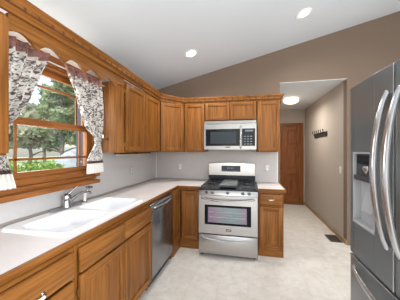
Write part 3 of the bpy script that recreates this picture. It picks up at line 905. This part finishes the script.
# ------------------------------------------------------------------ refrigerator
FX = .66
r = thing('refrigerator', 'grey stainless french door refrigerator with ice dispenser at the right edge', 'refrigerator', (1.02, 1.15, 0))
fy0, fy1, ft = .690, 1.602, 1.848
ym, zs = 1.160, .768
MB().box(FX + .075, 1.40, fy0 + .006, fy1 - .006, .03, ft - .001, .004).build('case', mat('fridge_side_grey', (.10, .10, .105), .45), r)
for x in (FX + .12, 1.34):
    for y in (fy0 + .06, fy1 - .06): MB().lathe([(.02, 0), (.02, .031)], (x, y, 0), (0, 0, 1), 12).build('foot', M['rubber'], r)
# far door with the dispenser opening
dy0, dy1, dz0, dz1 = 1.318, 1.553, .985, 1.427
def fdoor(pieces, name):
    d = MB()
    for a, bb, cc, dd in pieces: d.box(FX, FX + .068, a, bb, cc, dd)
    bmesh.ops.remove_doubles(d.bm, verts=d.bm.verts[:], dist=1e-5)
    return d.build(name, FRIDGE, r, smooth=0)
ya, yb_, za, zb = ym + .004, fy1, zs + .006, ft
far = fdoor([(ya, dy0, za, zb), (dy1, yb_, za, zb), (dy0, dy1, za, dz0), (dy0, dy1, dz1, zb)], 'door')
near = MB().box(FX, FX + .068, fy0, ym - .004, za, zb, .008, 2).build('door', FRIDGE, r)
fz = MB().box(FX, FX + .068, fy0, fy1, .10, zs - .006, .008, 2).build('freezer_drawer', FRIDGE, r)
MB().box(FX + .04, FX + .075, fy0 + .02, fy1 - .02, .03, .095).build('toe_grille', M['rubber'], r)
MB().box(FX + .052, FX + .075, fy0 + .01, fy1 - .01, .11, ft - .01).build('gasket', M['rubber'], r)
# dispenser: black upper housing with nozzle, silver cavity and tray
ds = MB()
ds.box(FX + .012, FX + .030, dy0, dy1, 1.255, dz1, .002)
fr_ = MB()
ds.box(FX - .003, FX + .012, dy0, dy1, 1.255, 1.285, .002)
for a, bb in ((dy0, dy0 + .010), (dy1 - .010, dy1)): fr_.box(FX - .004, FX + .02, a, bb, 1.255, dz1, .001)
fr_.box(FX - .004, FX + .02, dy0 + .01, dy1 - .01, dz1 - .010, dz1, .001)
fr_.build('dispenser_frame', TRAY, far)
dso = ds.build('dispenser_housing', FRIDGE_D, far)
MB().box(FX + .006, FX + .013, dy0 + .03, dy1 - .03, 1.355, 1.405, .001).build('dispenser_display', M['blackglass'], far)
nz = MB(); nz.lathe([(.030, 0), (.030, .02), (.022, .035), (.016, .05)], (FX + .028, 1.435, 1.345), (0, 0, -1), 16); nz.lathe([(.022, 0), (.020, .03), (.012, .04)], (FX + .028, 1.37, 1.345), (0, 0, -1), 16)
nz.build('dispenser_nozzle', HANDLE, far)
cv = MB()
cv.box(FX + .040, FX + .066, dy0, dy1, dz0, 1.255); cv.box(FX - .003, FX + .040, dy0, dy0 + .006, dz0, 1.255); cv.box(FX - .003, FX + .040, dy1 - .006, dy1, dz0, 1.255)
cv.build('dispenser_recess', TRAY, far)
pd = MB(); pd.obox((FX + .012, 1.375, 1.075), (0, 1, 0), Vector((.25, 0, 1)).normalized(), Vector((1, 0, -.25)).normalized(), .12, .13, .005, .002); pd.build('dispenser_paddle', TRAY, far)
tr = MB(); tr.box(FX - .006, FX + .058, dy0, dy1, dz0, dz0 + .018, .003)
tr.build('drip_tray', TRAY, far)
def bow(y, za_, zb_, out, rad, name, par, horizontal=False):
    n = 26; pts = []; rr = []
    for i in range(n + 1):
        t = i / n; o = out * (math.sin(math.pi * t) ** .75)
        p = (FX - .006 - o, y, za_ + (zb_ - za_) * t) if not horizontal else (FX - .006 - o, za_ + (zb_ - za_) * t, y)
        pts.append(p); rr.append(rad * (.72 + .28 * math.sin(math.pi * t)))
    h = MB(); h.tube(pts, rr, 14, (.62, (1, 0, 0)))
    for q in (pts[0], pts[-1]):
        h.obox(Vector(q) + Vector((-.008, -.012, -.012)), (1, 0, 0), (0, 1, 0), (0, 0, 1), .016, .024, .024, .005, 2)
    return h.build(name, HANDLE, par)
bv = far.modifiers.new('edge', 'BEVEL'); bv.width = .006; bv.segments = 2; bv.limit_method = 'ANGLE'
MB().box(FX - .002, FX + .012, fy0 + .003, fy1 - .003, zs - .014, zs - .0055, .002).build('top_highlight', HANDLE, fz)  # bright strip standing for the highlight along the drawer edge
MB().box(FX - .002, FX + .010, ym + .0045, ym + .011, za + .002, zb - .002, .001).build('edge_highlight', HANDLE, far)  # bright strip standing for the glint beside the door gap
bow(1.205, .97, 1.715, .058, .022, 'handle', far)
bow(1.112, .97, 1.715, .058, .024, 'handle', near)
bow(.700, fy1 - .07, fy0 + .07, .050, .017, 'handle', fz, True)
MB().box(FX + .01, FX + .10, fy0 + .02, fy0 + .08, ft, ft + .018, .004).build('hinge_cover', M['rubber'], r)
MB().box(FX + .02, FX + .10, fy1 - .09, fy1 - .03, ft - .012, ft + .006, .004).build('hinge_cover', M['rubber'], r)
tb = MB().box(FX + .12, 1.30, .76, 1.30, ft + .0005, ft + .026, .004).build('cutting_board', PALEWOOD, loc=(1, 1, ft))
tag(tb, 'pale tan board lying flat on top of the refrigerator', 'board')

# ------------------------------------------------------------------ curtains
def lerp_tab(tab, z):
    tab = sorted(tab)
    if z <= tab[0][0]: return tab[0][1:]
    for a, b in zip(tab, tab[1:]):
        if a[0] <= z <= b[0]:
            t = (z - a[0]) / (b[0] - a[0]); t = t * t * (3 - 2 * t) * .5 + t * .5
            return [p + (q - p) * t for p, q in zip(a[1:], b[1:])]
    return tab[-1][1:]
def drape(tab, folds, xc, amp, z0, z1, seed, nu=110, nv=70, lift=0):
    rnd = random.Random(seed); ph = [rnd.random() * 6.28 for _ in range(4)]
    m = MB()
    def fn(s, t):
        z = z0 + (z1 - z0) * t
        ya_, yb2, am = lerp_tab(tab, z)
        y = ya_ + (yb2 - ya_) * s
        a = math.sin(s * folds * 6.283 + ph[0] + .5 * math.sin(z * 5 + ph[1])) + .35 * math.sin(s * folds * 12.9 + ph[2] + z * 3)
        return (xc + lift + amp * am * a, y + .006 * math.sin(s * folds * 6.283 + 1.3 + ph[0]) * am, z)
    m.grid(fn, nu, nv)
    uv = m.bm.loops.layers.uv.new('UVMap')
    # cloth coordinates follow the unfolded width of the panel
    m.bm.verts.index_update(); m.bm.verts.ensure_lookup_table()
    for f in m.bm.faces:
        for lp in f.loops:
            i, j = divmod(lp.vert.index, nv + 1)
            lp[uv].uv = (i / nu * .75, z0 + (z1 - z0) * j / nv)
    return m
def curtain(label, tab, folds, xc, seed, zt, zb_, tie):
    r = thing('curtain', label, 'curtain', (xc, tab[-1][1], zb_), 'printed curtains at the sink window')
    drape(tab, folds, xc, .027, zb_ + .125, zt - .070, seed).build('panel', CURTAIN, r, smooth=80, solid=.002)
    drape(tab, folds, xc, .027, zt - .070, zt, seed, nv=8).build('heading', MAROON, r, smooth=80, solid=.003)
    drape(tab, folds, xc, .027, zb_, zb_ + .100, seed, nv=10).build('hem', HEM, r, smooth=80, solid=.003)
    drape(tab, folds, xc, .027, zb_ + .100, zb_ + .125, seed, nv=4).build('ribbon_stripe', STRIPE, r, smooth=80, solid=.004)
    y0_, y1_, z_ = tie
    t = MB(); pts = []
    for i in range(21):
        a = 2 * math.pi * i / 20
        pts.append((xc + .024 * math.cos(a), (y0_ + y1_) / 2 + (y1_ - y0_) / 2 * math.sin(a), z_))
    t.tube(pts, .006, 8, (1.5, (0, 0, 1))); t.build('tieback', mat('grey_tieback_cotton', (.34, .31, .27), .9), r)
    return r
XC = -1.515
curtain('printed curtain with maroon heading, left one, beside the near cabinet',
        [(1.17, .955, 1.118, .5), (1.36, .955, 1.072, .5), (1.50, .965, 1.035, .45), (1.60, .965, 1.075, .6), (1.68, .960, 1.135, .8), (1.80, .955, 1.205, .9), (2.00, .95, 1.285, .9), (2.12, .945, 1.345, .9), (2.19, .945, 1.365, .8)],
        5, XC, 3, 2.185, 1.185, (.955, 1.04, 1.50))
curtain('printed curtain with maroon heading, right one, beside the two door cabinet',
        [(1.17, 1.770, 2.005, .5), (1.34, 1.785, 1.985, .5), (1.50, 1.895, 1.962, .4), (1.57, 1.885, 1.962, .5), (1.67, 1.775, 1.970, .9), (1.9, 1.665, 1.97, .9), (2.19, 1.490, 1.96, .8)],
        6, XC, 8, 2.168, 1.205, (1.893, 1.966, 1.53))
hk = thing('tieback_hook', 'small metal tieback hook on the cabinet side beside the right curtain', 'hook', (-1.515, 2.07, 1.55))
h = MB(); h.tube([(XC, 2.0875, 1.56), (XC, 2.04, 1.56), (XC + .01, 1.995, 1.555), (XC + .015, 1.985, 1.57), (XC + .015, 1.985, 1.60)], .005, 8); h.build('arm', M['chrome'], hk)
MB().lathe([(.014, 0), (.014, .003), (.008, .006)], (XC, 2.088, 1.56), (0, -1, 0), 14).build('rosette', M['bronze'], hk)
rd = thing('curtain_rod', 'thin pale curtain rod behind the gathered curtain headings under the valance', 'curtain rod', (XC, 1.5, 2.16))
MB().tube([(XC - .045, .936, 2.150), (XC - .045, 2.0875, 2.150)], .006, 10).build('rod', M['ivory'], rd)

# ------------------------------------------------------------------ small wall things
def outlet(label, c, u, n, name='outlet', toggles=False, w=.075, h=.118, m=None):
    r = thing(name, label, 'light switch' if toggles else 'outlet', c)
    c, u, n = Vector(c), Vector(u), Vector(n); z = Vector((0, 0, 1))
    MB().obox(c - u * w / 2 - z * h / 2, u, z, n, w, h, .006, .002, 2).build('plate', m or M['ivory'], r)
    if toggles:
        MB().obox(c - u * .017 - z * .033 + n * .006, u, z, n, .034, .066, .004, .001).build('rocker', M['white'], r)
    else:
        for s in (-1, 1):
            f = MB().obox(c - u * .015 + z * (.022 * s - .014) + n * .006, u, z, n, .030, .028, .002, .001).build('socket', M['white'], r)
            sl = MB()
            for q in (-.007, .005): sl.obox(c + u * q + z * (.022 * s - .006) + n * .0079, u, z, n, .002, .011, .0004)
            sl.build('slot', M['dark'], f)
PL = mat('wall_coloured_plate', (.50, .47, .455), .45)
outlet('outlet on the grey left wall between the window and the corner', (XL, 2.79, 1.15), (0, -1, 0), (1, 0, 0), m=PL)
outlet('outlet on the back splash left of the range', (-1.18, YB - .006, 1.14), (1, 0, 0), (0, -1, 0), m=PL)
outlet('outlet on the back splash right of the range', (.305, YB - .006, 1.15), (1, 0, 0), (0, -1, 0), m=PL)
outlet('ivory light switch on the hall wall beside the refrigerator', (HX1, 3.875, 1.115), (0, -1, 0), (-1, 0, 0), 'light_switch', True)

r = thing('coat_rack', 'black wooden rack with a row of hooks on the hall wall', 'coat rack', (HX1, 4.85, 1.74))
MB().box(HX1 - .018, HX1, 4.47, 5.24, 1.705, 1.800, .003).build('board', M['rack'], r)
for i in range(6):
    y = 4.53 + i * .13; h = MB()
    h.tube([(HX1 - .018, y, 1.775), (HX1 - .045, y, 1.775), (HX1 - .060, y, 1.80), (HX1 - .062, y, 1.835)], .008, 8)
    h.lathe([(0, -.012), (.011, -.006), (.013, 0), (.011, .006), (0, .012)], (HX1 - .062, y, 1.838), (0, 0, 1), 10)
    h.build('hook', M['rack'], r)

r = thing('floor_register', 'brown metal floor vent beside the hall baseboard', 'floor vent', (1.36, 3.88, 0))
v = MB(); vx0, vx1, vy0, vy1 = 1.265, 1.440, 3.72, 4.02
v.box(vx0, vx1, vy0, vy0 + .018, 0, .006, .002); v.box(vx0, vx1, vy1 - .018, vy1, 0, .006, .002); v.box(vx0, vx0 + .018, vy0 + .018, vy1 - .018, 0, .006); v.box(vx1 - .018, vx1, vy0 + .018, vy1 - .018, 0, .006)
v.build('frame', M['vent'], r)
v = MB()
for i in range(16): v.box(vx0 + .018, vx1 - .018, vy0 + .022 + i * .0165, vy0 + .030 + i * .0165, .0005, .005)
v.build('louvres', M['vent'], r)
MB().box(vx0 + .01, vx1 - .01, vy0 + .01, vy1 - .01, 0, .001).build('duct_shadow', M['dark'], r)  # dark sheet standing for the shade inside the vent

for (ya2, yb3, lab) in ((2.16, 2.50, 'slim brown strip light under the wall cabinet nearest the window'), (2.58, 2.93, 'slim brown strip light under the wall cabinet nearest the corner')):
    r = thing('under_cabinet_light', lab, 'light', (-1.44, (ya2 + yb3) / 2, 1.38), 'strips under the left wall cabinet')
    MB().box(-1.49, -1.40, ya2, yb3, 1.388, 1.422, .004, 2).build('housing', M['bronze'], r)
    MB().box(-1.48, -1.41, ya2 + .02, yb3 - .02, 1.380, 1.388, .002).build('diffuser', M['ivory'], r)

# ------------------------------------------------------------------ lamps
LAMP = mat('lamp_glow', (1, 1, 1), .5, emit=(1, .97, .92), estr=14)
GLOBE = mat('frosted_shade_glow', (.9, .85, .75), .5, emit=(1, .86, .64), estr=1.6)
BAFFLE = mat('can_baffle', (.78, .74, .70), .35, .3)
slope = math.atan(.24)
def can(x, y, label, lens, group, tilt=0, energy=10):
    z = cz(x)
    r = thing('recessed_light', label, 'ceiling light', (x, y, z), group)
    nrm = Vector((math.sin(slope), 0, -math.cos(slope))); c = Vector((x, y, z))
    MB().lathe([(.072, .000), (.095, .000), (.096, .004), (.090, .008), (.074, .006)], c, nrm, 32).build('trim_ring', M['white'], r)
    MB().lathe([(.074, .005), (.074, .001), (0, .001)], c, nrm, 32).build('baffle', BAFFLE, r)
    ld = nrm
    if lens:
        MB().lathe([(.058, .002), (.058, .010), (.045, .016), (0, .019)], c, nrm, 32).build('bulb', LAMP, r)
    else:
        a = Vector((.25, 0, 0)) + nrm
        MB().lathe([(.040, .002), (.043, .012), (.030, .020), (0, .024)], c + Vector((.018, 0, .004)), a, 28).build('bulb', LAMP, r)
    l = light('can_light', 'AREA', c + nrm * .035, energy, (1, .98, .95), (0, -slope, 0), shape='DISK', size=.14)
    l.data.spread = R(150)
    l.parent = r; l.location = nrm * .035
    return r
can(-.759, 2.81, 'round recessed ceiling light shining bright near the corner cabinets', True, 'recessed ceiling lights')
can(.655, 2.80, 'round recessed ceiling light with tilted bulb higher up the sloped ceiling', False, 'recessed ceiling lights')

r = thing('hall_ceiling_light', 'warm glowing flush mount ceiling light in the hall', 'ceiling light', (.875, 4.77, HZ))
MB().lathe([(.070, 0), (.150, 0), (.152, .012), (.145, .020), (.07, .020)], (.875, 4.77, HZ), (0, 0, -1), 32).build('canopy', M['white'], r)
MB().lathe([(.138, .020), (.150, .045), (.145, .075), (.115, .105), (.06, .122), (0, .128)], (.875, 4.77, HZ), (0, 0, -1), 32).build('glass_shade', GLOBE, r)
l = light('hall_lamp_light', 'AREA', (0, 0, -.15), 13, (1, .96, .89), shape='DISK', size=.26); l.parent = r

r = thing('added_valance_light', 'unseen slim strip lamp added above the window to brighten the wall behind the valance', 'light', (XL, 1.5, 2.315))  # added hidden lamp that brightens the wall above the curtains
MB().box(XL + .0005, XL + .035, 1.05, 1.95, 2.315, 2.345, .003).build('housing', M['white'], r)
MB().tube([(XL + .045, 1.07, 2.325), (XL + .045, 1.93, 2.325)], .012, 10).build('tube', mat('added_strip_glow', (1, 1, 1), .5, emit=(1, .93, .8), estr=7), r)

# ------------------------------------------------------------------ outside the window
GRASS = mat('lawn_grass', (.34, .38, .20), .95, var=.35, vscale=3)
LEAF = [mat('leaf_green', (.25, .30, .16), .7, var=.35, vscale=2), mat('leaf_olive', (.32, .33, .22), .7, var=.35, vscale=2), mat('leaf_deep_green', (.20, .25, .16), .7, var=.35, vscale=2), mat('hedge_bright_green', (.24, .36, .06), .7, var=.4, vscale=6)]
for m_ in LEAF:                                   # leaves let some light through
    nt_ = m_.node_tree; b_ = nt_.nodes['Principled BSDF']
    tl_ = nt_.nodes.new('ShaderNodeBsdfTranslucent'); mx_ = nt_.nodes.new('ShaderNodeMixShader'); mx_.inputs[0].default_value = .45
    nt_.links.new(b_.inputs['Base Color'].links[0].from_socket, tl_.inputs['Color'])
    nt_.links.new(b_.outputs[0], mx_.inputs[1]); nt_.links.new(tl_.outputs[0], mx_.inputs[2]); nt_.links.new(mx_.outputs[0], nt_.nodes['Material Output'].inputs['Surface'])
BARK = mat('tree_bark', (.13, .105, .085), .9, var=.3, vscale=12)
GZ = .15
o = MB().box(-40, XL - .35, -12, 40, GZ - .15, GZ).build('lawn', GRASS, smooth=0); o['kind'] = 'structure'
o = MB().prism([(-13, -12, GZ), (-9.5, -12, GZ), (-9.5, 40, GZ), (-13, 40, GZ)], (0, 0, .02)).build('road', mat('pale_road', (.52, .50, .47), .9, var=.1, vscale=2), smooth=0); o['kind'] = 'structure'
def leaves(m, c, rad, n, size, rnd):
    for _ in range(n):
        d = Vector((rnd.gauss(0, 1), rnd.gauss(0, 1), rnd.gauss(0, 1))).normalized() * (rnd.random() ** .45)
        p = Vector(c) + Vector((d.x * rad[0], d.y * rad[1], d.z * rad[2]))
        a = Vector((rnd.gauss(0, 1), rnd.gauss(0, 1), rnd.gauss(0, 1))).normalized(); b_ = a.orthogonal().normalized(); s = size * (.6 + rnd.random() * .8)
        vs = [m.bm.verts.new(p + a * s), m.bm.verts.new(p + b_ * s * .5), m.bm.verts.new(p - a * s), m.bm.verts.new(p - b_ * s * .5)]
        m.bm.faces.new(vs)
def tree(label, x, y, h, crown, n, mtl, seed, rad=.12, size=.13, low=1.4):
    rnd = random.Random(seed)
    r = thing('tree', label, 'tree', (x, y, GZ), 'trees beyond the lawn')
    t = MB(); pts = [(x + rnd.uniform(-.1, .1) * i / 3, y + rnd.uniform(-.1, .1) * i / 3, GZ - .02 + h * .8 * i / 6) for i in range(7)]
    t.tube(pts, [rad * (1 - .12 * i) for i in range(7)], 9)
    for i in range(9):
        k_ = rnd.randint(2, 5); p = Vector(pts[k_]); a = rnd.uniform(0, 6.28); L = crown * rnd.uniform(.5, .9)
        t.tube([p, p + Vector((math.cos(a) * L * .5, math.sin(a) * L * .5, .25 * L)), p + Vector((math.cos(a) * L, math.sin(a) * L, .35 * L))], [rad * .4, rad * .25, rad * .1], 6)
    t.build('trunk', BARK, r)
    m = MB()
    for i in range(26):
        a = rnd.uniform(0, 6.28); q = rnd.random() ** .5 * crown; z = GZ + low + rnd.random() * (h - low)
        f = math.sin(math.pi * min(1, max(.12, (z - GZ - low * .7) / (h - low * .6)))) ** .5
        leaves(m, (x + math.cos(a) * q * f, y + math.sin(a) * q * f, z), (crown * .36, crown * .36, crown * .24), n // 26, size, rnd)
    m.build('foliage', mtl, r, smooth=0)
tree('olive tree behind the left part of the lower sash', -11.9, 9.6, 3.7, 1.5, 3800, LEAF[1], 2, low=1.7)
tree('green tree nearest the window seen through its middle', -8.06, 7.93, 4.4, .95, 3200, LEAF[0], 1, .10, .11, low=1.7)
tree('tall green tree behind the right part of the window', -9.29, 10.7, 6.6, 1.35, 5200, LEAF[0], 3, low=1.8)
tree('deep green tree far past the road behind the nearest tree', -18.5, 16.3, 5.4, 1.8, 4200, LEAF[2], 4, .16, .2, 1.5)
tree('far tall olive tree past the road at the right', -17.0, 19.9, 8.0, 1.9, 4800, LEAF[1], 9, .16, .2, 1.7)
tree('far low green tree past the road at the left', -22.3, 16.5, 5.0, 1.7, 3600, LEAF[0], 10, .16, .2, 1.5)
rnd = random.Random(11)
m = MB()
for i in range(30):
    y = 2.75 + i * .058
    leaves(m, (-4.5 + rnd.uniform(-.15, .15), y, GZ + rnd.uniform(.35, .86)), (.34, .16, .26), 260, .040, rnd)
for i in range(10): m.tube([(-4.5, 2.85 + i * .17, GZ - .02), (-4.5 + rnd.uniform(-.1, .1), 2.85 + i * .17, GZ + .7)], .015, 6)
ho = m.build('hedge', LEAF[3], loc=(-4.5, 3.5, GZ), smooth=0); tag(ho, 'bright green leafy hedge just outside the window', 'hedge', kind='stuff')
# pale ribbed cover behind the hedge
cvm = MB()
def cover(s, t):
    y = 5.15 + 1.75 * s; w = max(0, math.sin(math.pi * t))
    zr = .45 + .85 * math.sin(math.pi * (.06 + .66 * s)) + .02 * math.sin(s * 44)
    return (-6.5 + 1.3 * t, y + .15 * t, GZ + zr * (w ** .55))
cvm.grid(cover, 60, 24)
co = cvm.build('boat_cover', mat('pale_grey_canvas', (.27, .30, .29), .7, var=.08, vscale=5), loc=(-5.8, 6, GZ), solid=.01)
tag(co, 'pale grey ribbed cover standing on the lawn behind the hedge', 'cover')
po = MB().box(-2.42, -2.30, 2.62, 2.76, GZ - .05, 3.0, .004).build('post', M['gutter'], loc=(-2.36, 2.69, GZ))
tag(po, 'dark blue post outside the right side of the window', 'post')
